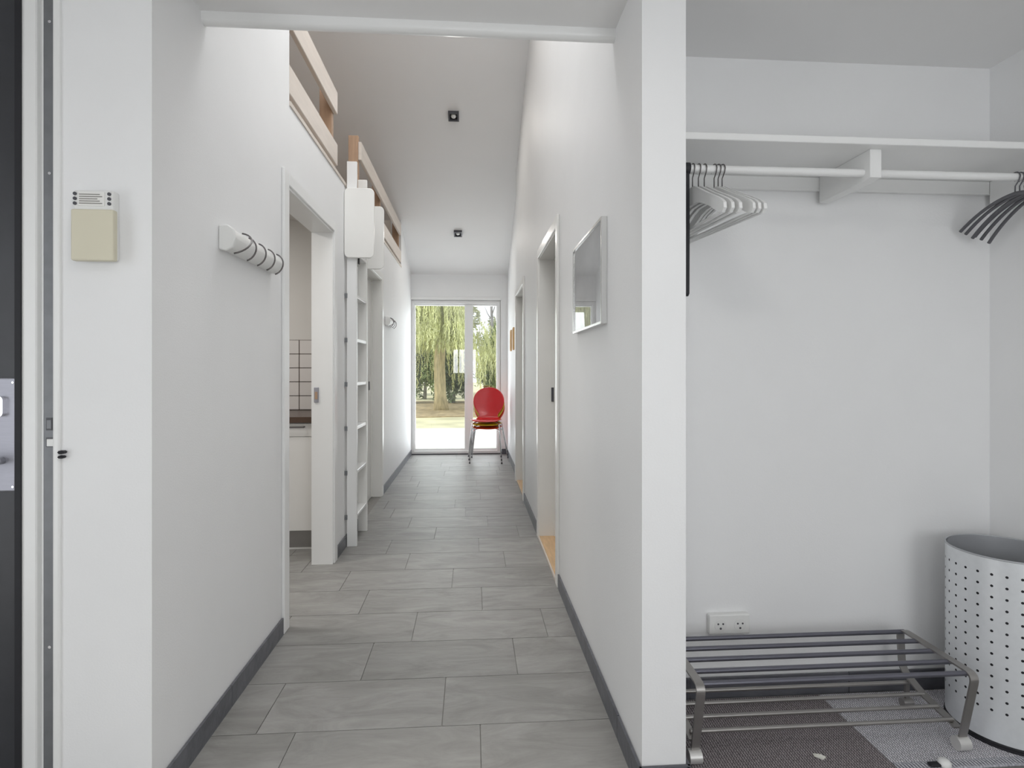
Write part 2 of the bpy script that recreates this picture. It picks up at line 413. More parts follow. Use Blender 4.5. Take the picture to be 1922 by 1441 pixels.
struct('wall_closet_side', box(nb(), XC, 2.06, -1.6, YC, 0, ZL), 'wall')
bm = nb()                                     # wall behind the viewer: a window and an added opening for fill light
for x0, x1, z0, z1 in ((-2.32, -.62, 0, ZL), (-.62, .16, 0, 1.06), (-.62, .16, 1.87, ZL), (.16, .70, 0, ZL), (.70, 1.70, 0, .05), (.70, 1.70, 1.95, ZL), (1.70, 2.06, 0, ZL)):
    box(bm, x0, x1, -1.72, -1.6, z0, z1)
struct('wall_back', bm, 'wall')
bm = nb()
for y0, y1, z0, z1 in ((-1.6, -.5, 0, ZL), (-.5, .7, 0, .05), (-.5, .7, 2.05, ZL), (.7, 1.70, 0, ZL)):
    box(bm, -2.32, -2.2, y0, y1, z0, z1)
struct('wall_lobby_side', bm, 'wall')  # opening invented for the left fill light
bm = nb()
for x0, x1 in ((XL, -.59), (.21, XR)): prism(bm, [(1.74, ZL + .06), (1.86, ZL + .06), (1.86, roof(1.86)), (1.74, roof(1.74))], 'x', x0, x1)
box(bm, -.59, .21, 1.74, 1.86, ZL + .06, 3.3); prism(bm, [(1.74, 4.2), (1.86, 4.2), (1.86, roof(1.86)), (1.74, roof(1.74))], 'x', -.59, .21)
struct('wall_upper', bm, 'wall')
bm = nb(); box(bm, -.59, -.55, 1.76, 1.84, 3.3, 4.2); box(bm, .17, .21, 1.76, 1.84, 3.3, 4.2); box(bm, -.55, .17, 1.76, 1.84, 3.3, 3.34); box(bm, -.55, .17, 1.76, 1.84, 4.16, 4.2)
struct('window_5', bm, 'trim')  # unseen high window added to light the sloping ceiling
# lobby ceiling with rounded edge trim
bm = nb()
box(bm, -2.32, XL - .06, -1.72, 1.70, ZL, ZL + .06); box(bm, XL - .06, XL, -1.72, 1.567, ZL, ZL + .06); box(bm, XL, XR, -1.72, 1.84, ZL, ZL + .06); box(bm, XR, .60, -1.72, 1.55, ZL, ZL + .06); box(bm, .60, 2.06, -1.72, YC + .1, ZL, ZL + .06)
struct('ceiling', bm, 'ceil')
tr = struct('trim_1', prism(nb(), [(1.838, 2.312), (1.838, 2.288), (1.845, 2.279), (1.858, 2.275), (1.871, 2.279), (1.878, 2.288), (1.878, 2.345), (1.838, 2.345)], 'x', XL, XR), 'trim', smooth=40)
# sloping ceiling under the roof with an unseen opening added for fill light over the lobby end
def slope_slab(bm, x0, x1, y0, y1, t=.12):
    prism(bm, [(y0, roof(y0)), (y1, roof(y1)), (y1, roof(y1) + t), (y0, roof(y0) + t)], 'x', x0, x1)
bm = nb()
slope_slab(bm, -3.4, -.64, 1.6, 8.15); slope_slab(bm, .26, .72, 1.6, 8.15)
slope_slab(bm, -.64, .26, 1.6, 2.33); slope_slab(bm, -.64, .26, 3.17, 8.15)
struct('ceiling_slope', bm, 'ceil')
# loft shell
struct('floor_loft', box(nb(), -3.3, XL - T, 2.64, 6.93, 2.36, ZF), 'loftfloor')
struct('trim_2', box(nb(), XL - T, XL + .006, 2.70, 6.87, ZF - .015, ZF + .006), 'rail')
bm = nb()
prism(bm, [(2.58, 2.36), (2.70, 2.36), (2.70, roof(2.70)), (2.58, roof(2.58))], 'x', -3.3, XL - T)
prism(bm, [(6.87, 2.36), (6.99, 2.36), (6.99, roof(6.99)), (6.87, roof(6.87))], 'x', -3.3, XL - T)
prism(bm, [(2.58, 2.36), (6.99, 2.36), (6.99, roof(6.99)), (2.58, roof(2.58))], 'x', -3.4, -3.3)
struct('wall_loft', bm, 'loftwall')
# kitchen shell
KY = 4.40
bm = nb(); box(bm, -3.3, XL - T, KY, KY + .1, 0, 2.36)
wk = struct('wall_kitchen', bm, 'kwall')
struct('wall_kitchen_side', box(nb(), -3.4, -3.3, 1.9, KY + .1, 0, 2.36), 'kwall')
struct('wall_kitchen_front', box(nb(), -3.3, XL - T, 1.9, 2.0, 0, 2.36), 'kwall')
struct('ceiling_kitchen', box(nb(), -3.4, XL - T, 1.9, KY + .1, 2.32, 2.36), 'kwall')
obj('tile_grout', box(nb(), -2.05, XL - T, KY - .004, KY, .88, 1.412), 'kgrout', wk)
me = bpy.data.meshes.new('wall_tile'); bm = box(nb(), -.0505, .0505, -.005, .004, -.0505, .0505, .0012); bm.to_mesh(me); bm.free(); me.materials.append(M['ktile'])
for r in range(5):
    for c in range(8):
        o = bpy.data.objects.new('wall_tile', me); C.objects.link(o); o.parent = wk
        o.location = (-1.309 + .107 * (c - 5.5), KY - .005, .881 + .106 * (r + .5))

# door frames -----------------------------------------------------------
def door_set(name, side, y0, y1, zh, leaf, frame_m='trim'):
    """side -1: left wall, +1: right wall; casing .07 wide round opening y0..y1 x zh"""
    xf = XL if side < 0 else XR; s = -side                     # s points into the corridor
    xw = XL - T if side < 0 else .60
    bm = nb()
    c0, c1 = sorted((xf, xf + s * .014))
    box(bm, c0, c1, y0 - .07, y0, 0, zh + .06, .003); box(bm, c0, c1, y1, y1 + .07, 0, zh + .06, .003)
    box(bm, c0, c1, y0, y1, zh, zh + .06, .003)
    d = struct(name, bm, frame_m)
    bm = nb(); a, b = sorted((xf + s * .004, xw - s * .003))
    box(bm, a, b, y0, y0 + .012, 0, zh); box(bm, a, b, y1 - .012, y1, 0, zh); box(bm, a, b, y0 + .012, y1 - .012, zh - .012, zh)
    obj('jamb', bm, frame_m, d)
    if leaf is not None:
        bm = nb(); a, b = sorted((leaf, leaf - s * .035)); box(bm, a, b, y0 + .012, y1 - .012, .004, zh - .012)
        obj('door_leaf', bm, 'cream', d)
        bm = nb(); a, b = sorted((leaf, leaf + s * .012))
        for q in (y0 + .012, y1 - .028): box(bm, a, b, q, q + .016, .004, zh - .012)
        box(bm, a, b, y0 + .028, y1 - .028, zh - .028, zh - .012)
        obj('door_stop', bm, frame_m, d)
    return d
d1 = door_set('door_1', -1, 2.66, 3.52, 2.03, None)
bm = nb(); box(bm, -.957, -.929, 3.502, 3.508, .985, 1.077, .002)
sp_ = obj('strike_plate', bm, 'steel', d1)
obj('latch_hole', box(nb(), -.951, -.936, 3.499, 3.5025, 1.005, 1.05), M['pine'], sp_)
d2 = door_set('door_2', -1, 4.52, 5.36, 2.03, -.935, 'cream')
obj('flush_pull', box(nb(), -.935, -.930, 5.20, 5.23, 1.0, 1.08, .002), 'darkgrey', d2)
d3 = door_set('door_3', 1, 3.11, 3.95, 1.97, .585, 'cream')
obj('strike_plate', box(nb(), .555, .577, 3.932, 3.938, .96, 1.06, .002), 'darkgrey', d3)
th_ = obj('threshold', box(nb(), XR - .004, .60, 3.122, 3.938, -.003, .020, .004), 'thresh', d3)
obj('threshold_nosing', box(nb(), XR - .012, XR - .004, 3.11, 3.95, -.001, .021, .002), 'rail', th_)
d4 = door_set('door_4', 1, 5.14, 6.0, 1.97, .585, 'cream')
obj('threshold', box(nb(), XR + .002, .60, 5.152, 5.988, -.003, .015, .003), 'thresh', d4)

# black entrance door with white frame and metal strike strip ------------
bm = nb()
box(bm, -1.200, -1.154, 1.585, 1.70, 0, ZL, .003)
box(bm, -1.154, -1.136, 1.600, 1.70, 0, ZL)
box(bm, -1.136, -1.085, 1.578, 1.70, 0, ZL, .002)
d5 = struct('door_5', bm, 'trim')
obj('door_leaf', box(nb(), -2.17, -1.203, 1.592, 1.640, .006, ZL), 'black', d5)
obj('seal', box(nb(), -1.205, -1.190, 1.580, 1.590, .006, ZL), 'rubber', d5)
ss = obj('strike_strip', box(nb(), -1.129, -1.099, 1.574, 1.580, .01, ZL, .001), 'alu', d5)
bm = nb(); box(bm, -1.121, -1.106, 1.5725, 1.5745, 1.022, 1.055); obj('latch_slot', bm, 'darkgrey', ss)
obj('latch_plate', box(nb(), -1.119, -1.108, 1.5718, 1.5730, 1.026, 1.049, .0004), 'alu', ss)
obj('latch_slot', box(nb(), -1.121, -1.099, 1.5725, 1.5745, .978, 1.003), 'darkgrey', ss)
obj('latch_plate', box(nb(), -1.118, -1.090, 1.5705, 1.5730, .980, .999, .0005), 'bone', ss)
bm = nb()
for z_ in (2.10, .45, 1.7, 2.17): cyl(bm, (-1.112, 1.572, z_), (-1.112, 1.5745, z_), .004, 10)
obj('screw', bm, 'chrome', ss)
obj('edge_moulding', box(nb(), -1.097, -1.078, 1.560, 1.578, 0, ZL, .005, 2), 'trim', d5)
lp = obj('lock_plate', box(nb(), -1.262, -1.206, 1.584, 1.592, .860, 1.160, .003, 2), 'steel', d5)
bm = nb(); prism(bm, [(p[0], p[1]) for p in rrect(-1.249, -1.229, 1.058, 1.112, .0099, 6)], 'y', 1.572, 1.584)
cy_ = obj('lock_cylinder', bm, 'chrome', lp, smooth=40)
obj('keyhole', cyl(nb(), (-1.239, 1.5705, 1.070), (-1.239, 1.573, 1.070), .0035, 10), 'rubber', lp)
bm = nb(); tube(bm, [(-1.239, 1.584, .942), (-1.239, 1.545, .942), (-1.245, 1.535, .942), (-1.36, 1.533, .938)], .010, 12)
obj('lever_handle', bm, 'chrome', lp, smooth=True)
bm = nb()
for z_ in (1.148, .872): cyl(bm, (-1.212, 1.5825, z_), (-1.212, 1.585, z_), .003, 8)
obj('screw', bm, 'chrome', lp)
bm = nb(); box(bm, -2.20, -2.17, 1.585, 1.70, 0, ZL); obj('hinge_jamb', bm, 'trim', d5)
obj('buffer', box(nb(), -1.079, -1.062, 1.550, 1.567, .962, .970, .003), 'rubber', d5)
obj('buffer', box(nb(), -1.079, -1.064, 1.550, 1.567, .950, .957, .003), 'rubber', d5)

# garden sliding door ----------------------------------------------------
bm = nb()
ya, yb = YE + .02, YE + .14
box(bm, -.845, -.808, ya, yb, .0, 2.165); box(bm, .359, .404, ya, yb, .0, 2.165)
box(bm, -.808, .359, ya, yb, 2.115, 2.165); box(bm, -.808, .359, ya, yb, 0, .05)
w1 = struct('window_1', bm, 'trim', bev=.003)
obj('meeting_stile', box(nb(), -.104, .015, YE + .05, YE + .12, .05, 2.115, .004), 'trim', w1)
bm = nb(); box(bm, -.808, -.795, YE + .06, YE + .11, .05, 2.115); box(bm, -.795, -.104, YE + .06, YE + .11, .05, .075); box(bm, -.795, -.104, YE + .06, YE + .11, 2.095, 2.115)
obj('sash', bm, 'trim', w1)
bm = nb(); box(bm, .345, .359, YE + .06, YE + .11, .05, 2.115); box(bm, .015, .345, YE + .06, YE + .11, .05, .075); box(bm, .015, .345, YE + .06, YE + .11, 2.095, 2.115)
obj('sash', bm, 'trim', w1)
for a, b in ((-.795, -.104), (.015, .345)):
    bm = nb(); vs = [bm.verts.new(p) for p in ((a, YE + .085, .075), (b, YE + .085, .075), (b, YE + .085, 2.095), (a, YE + .085, 2.095))]; bm.faces.new(vs)
    obj('pane', bm, 'glass', w1)
obj('head_trim', box(nb(), -.850, .409, YE - .012, YE + .02, 2.165, 2.207, .003), 'trim', w1)
obj('sill_gasket', box(nb(), -.845, .404, YE + .004, YE + .02, .001, .014), 'darkgrey', w1)
obj('side_casing', box(nb(), .404, .418, YE - .008, YE + .02, .08, 2.165), 'trim', w1)
obj('door_handle', box(nb(), -.075, -.050, YE + .02, YE + .05, .98, 1.12, .004), 'bone', w1)

def small_window(name, x0, x1, z0, z1, mull):
    bm = nb(); f_ = .04
    box(bm, x0, x0 + f_, -1.70, -1.63, z0, z1); box(bm, x1 - f_, x1, -1.70, -1.63, z0, z1)
    box(bm, x0 + f_, x1 - f_, -1.70, -1.63, z0, z0 + f_); box(bm, x0 + f_, x1 - f_, -1.70, -1.63, z1 - f_, z1)
    w = struct(name, bm, 'trim')
    obj('mullion', box(nb(), mull - .02, mull + .02, -1.69, -1.64, z0 + f_, z1 - f_), 'trim', w)
small_window('window_2', -.62, .16, 1.06, 1.87, -.42)
small_window('window_3', .70, 1.70, .05, 1.95, 1.2)  # second frame is added, out of view, for the side fill light
bm = nb(); box(bm, -2.31, -2.22, -.5, -.46, .05, 2.05); box(bm, -2.31, -2.22, .66, .7, .05, 2.05); box(bm, -2.31, -2.22, -.46, .66, .05, .09); box(bm, -2.31, -2.22, -.46, .66, 2.01, 2.05)
struct('window_4', bm, 'trim')  # added frame round the opening of the left fill light

# ---------------------------------------------------------------- kitchen furniture
cb = thing('base_cabinet', 'white kitchen base cabinet with a drawer and steel plinth under the dark worktop', 'cabinet', (-1.29, 4.07, 0))
obj('body', box(nb(), -1.60, -.978, 3.79, KY - .002, .13, .838), 'cab', cb)
obj('plinth', box(nb(), -1.60, -.978, 3.83, 3.85, 0, .13), 'plinth', cb)
obj('plinth_strip', box(nb(), -1.60, -.978, 3.822, 3.83, 0, .010), 'bone', cb)
dr = obj('drawer', box(nb(), -1.597, -.981, 3.77, 3.789, .748, .834, .002), 'cab', cb)
def bar_handle(par, x0, x1, z):
    bm = nb(); tube(bm, [(x0, 3.77, z), (x0, 3.742, z), (x1, 3.742, z), (x1, 3.77, z)], .005, 8); obj('handle', bm, 'wire', par)
bar_handle(dr, -1.49, -1.09, .812)
obj('door', box(nb(), -1.597, -.981, 3.77, 3.789, .135, .745, .002), 'cab', cb)
cb2 = copy_tree(cb); cb2.location.x -= .624
cb2['label'] = 'white kitchen base cabinet beside the drawer cabinet, farther inside the kitchen'
wt = tag(obj('worktop', box(nb(), -2.30, -.974, 3.745, KY - .002, .84, .878, .002), 'worktop'), 'dark brown kitchen worktop on white base cabinets below glazed tiles', 'worktop')

# ---------------------------------------------------------------- lobby: alarm panel
ap = thing('alarm_panel', 'beige wall-mounted control panel with small round lamps and flap cover', 'control panel', (-.98, 1.567, 1.56))
obj('back_box', box(nb(), -1.031, -.932, 1.540, 1.567, 1.468, 1.648, .004, 2), 'bone', ap)
obj('flap_cover', box(nb(), -1.032, -.927, 1.531, 1.552, 1.464, 1.597, .004, 2), 'beige', ap)
lb = obj('label_strip', box(nb(), -1.018, -.953, 1.538, 1.541, 1.607, 1.642), M['cream'], ap)
for k in range(5):
    obj('text_line', box(nb(), -1.015, -.958 - .006 * (k % 3), 1.5372, 1.5382, 1.612 + .0058 * k, 1.6145 + .0058 * k), 'grey', lb)
for x_ in (-1.026, -.941):
    for k in range(3):
        obj('indicator_lamp', cyl(nb(), (x_, 1.537, 1.613 + .0125 * k), (x_, 1.541, 1.613 + .0125 * k), .0044, 12), 'darkgrey', ap)

# ---------------------------------------------------------------- coat hook racks
def hook_rack(label, yn, yf, nh, zc=1.628):
    t = thing('coat_hook_rack', label, 'coat rack', (XL, (yn + yf) / 2, zc))
    prof = [(XL, zc - .036), (XL + .022, zc - .041), (XL + .040, zc - .030), (XL + .050, zc), (XL + .044, zc + .026), (XL + .026, zc + .040), (XL, zc + .038)]
    obj('rail', prism(nb(), prof, 'y', yn + .012, yf - .004), 'bone', t, smooth=50)
    bm = nb()
    pr2 = [(XL + (x - XL) * 1.12, zc + (z - zc) * 1.10) for x, z in prof]
    prism(bm, pr2, 'y', yn - .006, yn + .012); obj('end_cap', bm, 'bone', t, smooth=50, bev=.004)
    for i in range(nh):
        y = yn + .07 + (yf - yn - .10) * i / (nh - 1)
        pts = []
        for k in range(13):
            a = -1.25 + 2.6 * k / 12
            bulge = .060 if i == 0 else .041
            pts.append((XL + .018 + bulge * math.cos(a), y + (.045 if i == 0 else .014) * math.sin(a), zc - .004 + .046 * math.sin(a)))
        obj('hook', tube(nb(), pts, .0030, 8), 'wire', t, smooth=True)
    return t
hook_rack('white coat rail with dark wire hooks beside the kitchen doorway', 1.968, 2.462, 5)
hook_rack('short white coat rail with wire hooks near the garden door', 5.60, 6.02, 4, 1.665)

# ---------------------------------------------------------------- loft ladder
ld = thing('loft_ladder', 'white wooden ladder fixed to the left wall with rounded side panels, climbing to the loft', 'ladder', (-.80, 4.04, 0))
xs0, xs1 = XL + .014, XL + .080
for y0 in (3.848, 4.215): obj('stringer', box(nb(), xs0, xs1, y0, y0 + .022, 0, 2.58, .002), 'cream' if y0 > 4 else 'trim', ld)
for k in range(8):
    z_ = .187 + .2965 * k
    obj('tread', box(nb(), xs0, xs1 - .004, 3.870, 4.215, z_, z_ + .022, .003), 'trim', ld)
for k in range(6):
    z_ = .187 + .2965 * k
    obj('wall_bracket', box(nb(), XL + .0005, xs0 + .004, 3.840, 3.848, z_ - .005, z_ + .025), 'alu', ld)
for y0 in (3.822, 4.239):
    bm = nb(); prism(bm, rrect(XL + .002, XL + .198, 1.93, 2.395, .032), 'y', y0, y0 + .024)
    obj('side_panel', bm, 'cream', ld, smooth=40, bev=.004)
obj('fixing_strap', box(nb(), XL + .082, XL + .090, 3.870, 3.900, 1.90, 1.95), 'rubber', ld)  # black strip standing in for the dark gap by the far panel

# loft guard rails
def guard(label, y0, y1, posts):
    t = thing('guard_rail', label, 'railing', (XL - .05, (y0 + y1) / 2, ZF + .006))
    obj('top_rail', box(nb(), XL - .025, XL, y0, y1, 2.80, 2.94, .003), 'rail', t)
    obj('lower_rail', box(nb(), XL - .025, XL, y0, y1, 2.475, 2.61, .003), 'rail', t)
    for p in posts: obj('post', box(nb(), XL - .10, XL - .025, p, p + .045, ZF + .006, 2.99 if p == 4.425 else 2.938, .002), 'pine', t)
    return t
guard('short pale wooden guard rail of the loft above the kitchen doorway', 2.705, 3.65, (3.60, 2.712))
guard('long pale wooden guard rail of the loft beyond the ladder', 4.42, 6.865, (4.425, 5.45, 6.815))

# ---------------------------------------------------------------- ceiling spotlights
SL = math.atan(.427)
def spot(y, label):
    t = thing('ceiling_spotlight', label, 'spotlight', (-.175, y, roof(y)))
    t.rotation_euler = (-SL, 0, 0)
    def sub(name, bm, m, **k):
        me = bpy.data.meshes.new(name); bm.to_mesh(me); bm.free(); me.materials.append(M[m])
        o = bpy.data.objects.new(name, me); C.objects.link(o); o.parent = t
        return o
    bm = nb(); a, b = .050, .036
    for x0, x1, y0_, y1_ in ((-a, a, -a, -b), (-a, a, b, a), (-a, -b, -b, b), (b, a, -b, b)): box(bm, x0, x1, y0_, y1_, -.030, 0)
    sub('housing', bm, 'darkgrey')
    bm = nb(); box(bm, -b, b, -b, b, -.008, 0); sub('back_plate', bm, 'rubber')
    bm = nb(); lathe(bm, [(.002, -.026), (.020, -.024), (.026, -.016), (.024, -.008)], 0, 0, 20); o = sub('lamp', bm, 'lampwhite')
    for p in o.data.polygons: p.use_smooth = True
    l = bpy.data.lights.new('spot_bulb', 'AREA'); lo = bpy.data.objects.new('spot_bulb', l); C.objects.link(lo)
    l.shape = 'DISK'; l.size = .05; l.energy = POW['ceiling_spots']; l.color = (1.0, .95, .89); lo.location = (-.175, y - .02, roof(y) - .045); lo.rotation_euler = (-SL, 0, 0)
    return t
spot(3.73, 'square black ceiling spotlight highest on the slope above the kitchen doorway')
spot(5.40, 'square black ceiling spotlight, higher on the slope, between loft rails and wall')
spot(7.07, 'square black ceiling spotlight low on the slope near the garden door')

# ---------------------------------------------------------------- pictures
pf = thing('framed_picture', 'large silver-framed grey print behind glass on the right corridor wall', 'picture', (XR, 2.24, 1.53))
def frame(t, xw, s, y0, y1, z0, z1, fw, dep, fm, pm, glass=True):
    bm = nb(); a, b = sorted((xw, xw + s * dep))
    box(bm, a, b, y0, y0 + fw, z0, z1); box(bm, a, b, y1 - fw, y1, z0, z1)
    box(bm, a, b, y0 + fw, y1 - fw, z0, z0 + fw); box(bm, a, b, y0 + fw, y1 - fw, z1 - fw, z1)
    obj('frame', bm, fm, t, bev=.0015)
    a, b = sorted((xw + s * .001, xw + s * dep * .55)); obj('print', box(nb(), a, b, y0 + fw, y1 - fw, z0 + fw, z1 - fw), pm, t)
    if glass:
        xg = xw + s * dep * .75; bm = nb()
        vs = [bm.verts.new(p) for p in ((xg, y0 + fw, z0 + fw), (xg, y1 - fw, z0 + fw), (xg, y1 - fw, z1 - fw), (xg, y0 + fw, z1 - fw))]
        if s < 0: vs.reverse()
        bm.faces.new(vs); obj('glass', bm, 'pglass', t)
frame(pf, XR, -1, 1.955, 2.52, 1.345, 1.722, .010, .022, 'silver', 'print')
for yc, lab in ((6.20, 'small pine-framed picture nearest the second right doorway'), (6.71, 'small pine-framed picture in the middle of the row of three'), (7.15, 'small pine-framed picture nearest the garden door')):
    t = thing('small_picture', lab, 'picture', (XR2, yc, 1.56), 'small pine-framed pictures on the right wall')
    frame(t, XR2, -1, yc - .06, yc + .06, 1.425, 1.69, .016, .018, 'pineframe', 'paper', False)

# ---------------------------------------------------------------- closet
cs = thing('coat_shelf', 'white coat shelf with bracket and clothes rail across the closet niche', 'shelf', (1.27, YC, 1.88))
obj('shelf_board', box(nb(), .601, XC - .001, 1.665, YC - .001, 1.880, 1.902, .002), 'trim', cs)
obj('wall_cleat', box(nb(), .601, XC - .001, YC - .021, YC - .001, 1.832, 1.880, .002), 'trim', cs)
bm = nb(); prism(bm, [(YC - .022, 1.880), (1.70, 1.880), (1.70, 1.790), (1.745, 1.785), (YC - .022, 1.785)], 'x', 1.255, 1.293); obj('bracket', bm, 'trim', cs, bev=.002)
obj('side_cleat', box(nb(), XC - .022, XC - .001, 1.70, YC - .022, 1.785, 1.880, .002), 'trim', cs)
RY, RZ, RR = 1.735, 1.815, .0125
obj('clothes_rail', cyl(nb(), (.601, RY, RZ), (XC - .022, RY, RZ), RR, 20), 'trim', cs, smooth=50)

def hook_pts(ztop, r=.0165, zneck=1.752):
    """wire hook in the local (a, z) plane hanging over the rail"""
    c = ztop - r
    pts = [(r * math.cos(a), c + r * math.sin(a)) for a in [math.radians(-25 + 205 * k / 12) for k in range(13)]]
    # stem comes back under the rail to the neck
    pts += [(-r * .85, c - r * .6), (-r * .35, c - r * 1.25), (0, c - r * 1.7), (0, zneck - .01)]
    return pts
ZT = RZ + RR + .0030
def make_white_hanger():
    t = thing('coat_hanger', 'white wooden coat hanger', 'hanger', (.7, RY, RZ))
    me_pts = [(0 + .7, RY + p[0], p[1]) for p in hook_pts(ZT)]
    obj('hook', tube(nb(), me_pts, .0018, 8), 'wire', t, smooth=True)
    outl = []
    top = [(0, 1.756), (.022, 1.754), (.045, 1.741), (.10, 1.711), (.15, 1.686), (.19, 1.664), (.206, 1.650)]
    bot = [(.208, 1.634), (.196, 1.624), (.17, 1.634), (.12, 1.664), (.07, 1.688), (.035, 1.698), (0, 1.699)]
    half = top + bot
    outl = [(RY + a, z) for a, z in half] + [(RY - a, z) for a, z in reversed(half[1:-1])]
    obj('body', prism(nb(), outl, 'x', .7 - .0046, .7 + .0046), 'hanger', t, smooth=40)
    obj('bar', tube(nb(), [(.7, RY - .188, 1.628), (.7, RY + .188, 1.628)], .0046, 8), 'hanger', t, smooth=50)
    return t
WH = [(.693, 3.0), (.712, 4.0), (.731, 5.0), (.763, 7.0), (.776, 8.0), (.789, 9.0)]
wl_ = ['white wooden coat hanger next to the black strap', 'white wooden coat hanger, second from the black strap', 'white wooden coat hanger, third from the black strap',
       'white wooden coat hanger, third from the open end of the bunch', 'white wooden coat hanger, second from the open end of the bunch', 'white wooden coat hanger at the open end of the bunch']
h0 = make_white_hanger()
for i, (x_, a_) in enumerate(WH):
    o = h0 if i == 0 else copy_tree(h0)
    o.location = (x_, RY, RZ); o.rotation_euler = (0, 0, math.radians(a_)); o['label'] = wl_[i]; o['group'] = 'white wooden hangers on the clothes rail'
def make_grey_hanger():
    t = thing('slim_hanger', 'slim charcoal hanger', 'hanger', (1.8, RY, RZ))
    obj('hook', tube(nb(), [(1.8, RY + p[0], p[1]) for p in hook_pts(ZT, zneck=1.765)], .0020, 8), 'hangergrey', t, smooth=True)
    for s in (1, -1):
        pts = [(1.8, RY + s * .205 * q, 1.762 - .012 * q - .070 * q * q) for q in [k / 10 for k in range(11)]]
        obj('arm', tube(nb(), pts, .0058, 10), 'hangergrey', t, smooth=50)
    return t
g0 = make_grey_hanger()
GH = [(1.782, 0, -2), (1.796, 0, 1), (1.810, 0, 6), (1.824, 0, 4), (1.838, 0, 8), (1.853, 0, 13)]
gl_ = ['slim charcoal coat hanger, first toward the shelf bracket', 'slim charcoal coat hanger, second from the shelf bracket', 'slim charcoal coat hanger, third from the shelf bracket',
       'slim charcoal coat hanger, third from the closet side wall', 'slim charcoal coat hanger, second from the closet side wall', 'slim charcoal coat hanger next to the closet side wall']
for i, (x_, a_, tl) in enumerate(GH):
    o = g0 if i == 0 else copy_tree(g0)
    o.location = (x_, RY, RZ); o.rotation_euler = (math.radians(-tl), 0, math.radians(-a_)); o['label'] = gl_[i]; o['group'] = 'charcoal hangers on the clothes rail'
st = thing('hanging_strap', 'slim long black strap hanging from the clothes rail beside the pillar', 'strap', (.672, RY, RZ))
obj('strap_loop', band(nb(), [(RY + (RR + .004) * math.cos(a), RZ + (RR + .004) * math.sin(a)) for a in [2 * PI * k / 20 for k in range(21)]], .664, .682, .004), 'rubber', st, smooth=50)
obj('strap', prism(nb(), [(RY - .011, RZ - RR - .003), (RY + .011, RZ - RR - .003), (RY + .013, 1.62), (RY + .011, 1.42), (RY, 1.412), (RY - .011, 1.42), (RY - .013, 1.62)], 'x', .665, .680), 'rubber', st, bev=.003)

ps = thing('power_socket', 'white double wall socket low on the closet back wall', 'socket', (.92, YC, .28))
obj('socket_box', box(nb(), .845, .995, YC - .024, YC, .236, .306, .004, 2), 'bone', ps)
for xc_ in (.886, .958):
    f_ = obj('outlet', cyl(nb(), (xc_, YC - .0255, .268), (xc_, YC - .023, .268), .022, 24), 'paper', ps)
    bm = nb()
    for dx, dz, r_ in ((-.009, .006, .0034), (.009, .006, .0034), (0, -.010, .004)):
        cyl(bm, (xc_ + dx, YC - .0262, .268 + dz), (xc_ + dx, YC - .0254, .268 + dz), r_, 10)
    obj('contact_holes', bm, 'darkgrey', f_)

# mats
bm = box(nb(), .625, 1.252, .95, 1.962, 0, .007, .002)
tag(obj('floor_mat', bm, 'matdark'), 'dark brown flat-woven mat beneath the shoe rack', 'mat')
lm_ = thing('floor_mat', 'light grey flat-woven mat beneath the laundry basket', 'mat', (1.59, 1.77, 0))
obj('weave', box(nb(), 1.256, 1.915, 1.607, 1.962, 0, .007, .002), 'matlight', lm_)
obj('hem', box(nb(), 1.256, 1.915, 1.572, 1.607, 0, .007, .002), 'hem', lm_)

# shoe rack
ZM = .007
sr = thing('shoe_rack', 'grey metal shoe rack with two tiers of rods beside the laundry basket', 'shoe rack', (1.09, 1.76, ZM))
path = [(1.648, .030), (1.598, .262), (1.900, .268), (1.889, .130), (1.803, .093), (1.660, .066)]
path = [path[0]] + fillet(path, .030, 6)[1:-1] + [path[-1]]
for xa in (.652, 1.500):
    eg = obj('end_frame', band(nb(), path, xa, xa + .026, .0055), 'rack', sr, smooth=40)
    bm = nb()
    cyl(bm, (xa - .008, 1.646, ZM + .0205), (xa + .030, 1.646, ZM + .0205), .0205, 20)
    obj('foot', bm, 'satin', eg, smooth=50)
    bm = nb(); cyl(bm, (xa - .006, 1.868, ZM + .0155), (xa + .030, 1.868, ZM + .0155), .0155, 18); box(bm, xa + .006, xa + .020, 1.863, 1.873, ZM + .028, .098)
    obj('foot', bm, 'rack', eg)
for k in range(5):
    y = 1.622 + .0655 * k; obj('rod', cyl(nb(), (.664, y, .256 + .0015 * k), (1.515, y, .256 + .0015 * k), .0076, 12), 'rackdark', sr, smooth=50)
for k in range(4):
    y = 1.682 + .0575 * k; z = .078 + .0075 * k; obj('rod', cyl(nb(), (.664, y, z), (1.515, y, z), .0064, 12), 'rack', sr, smooth=50)

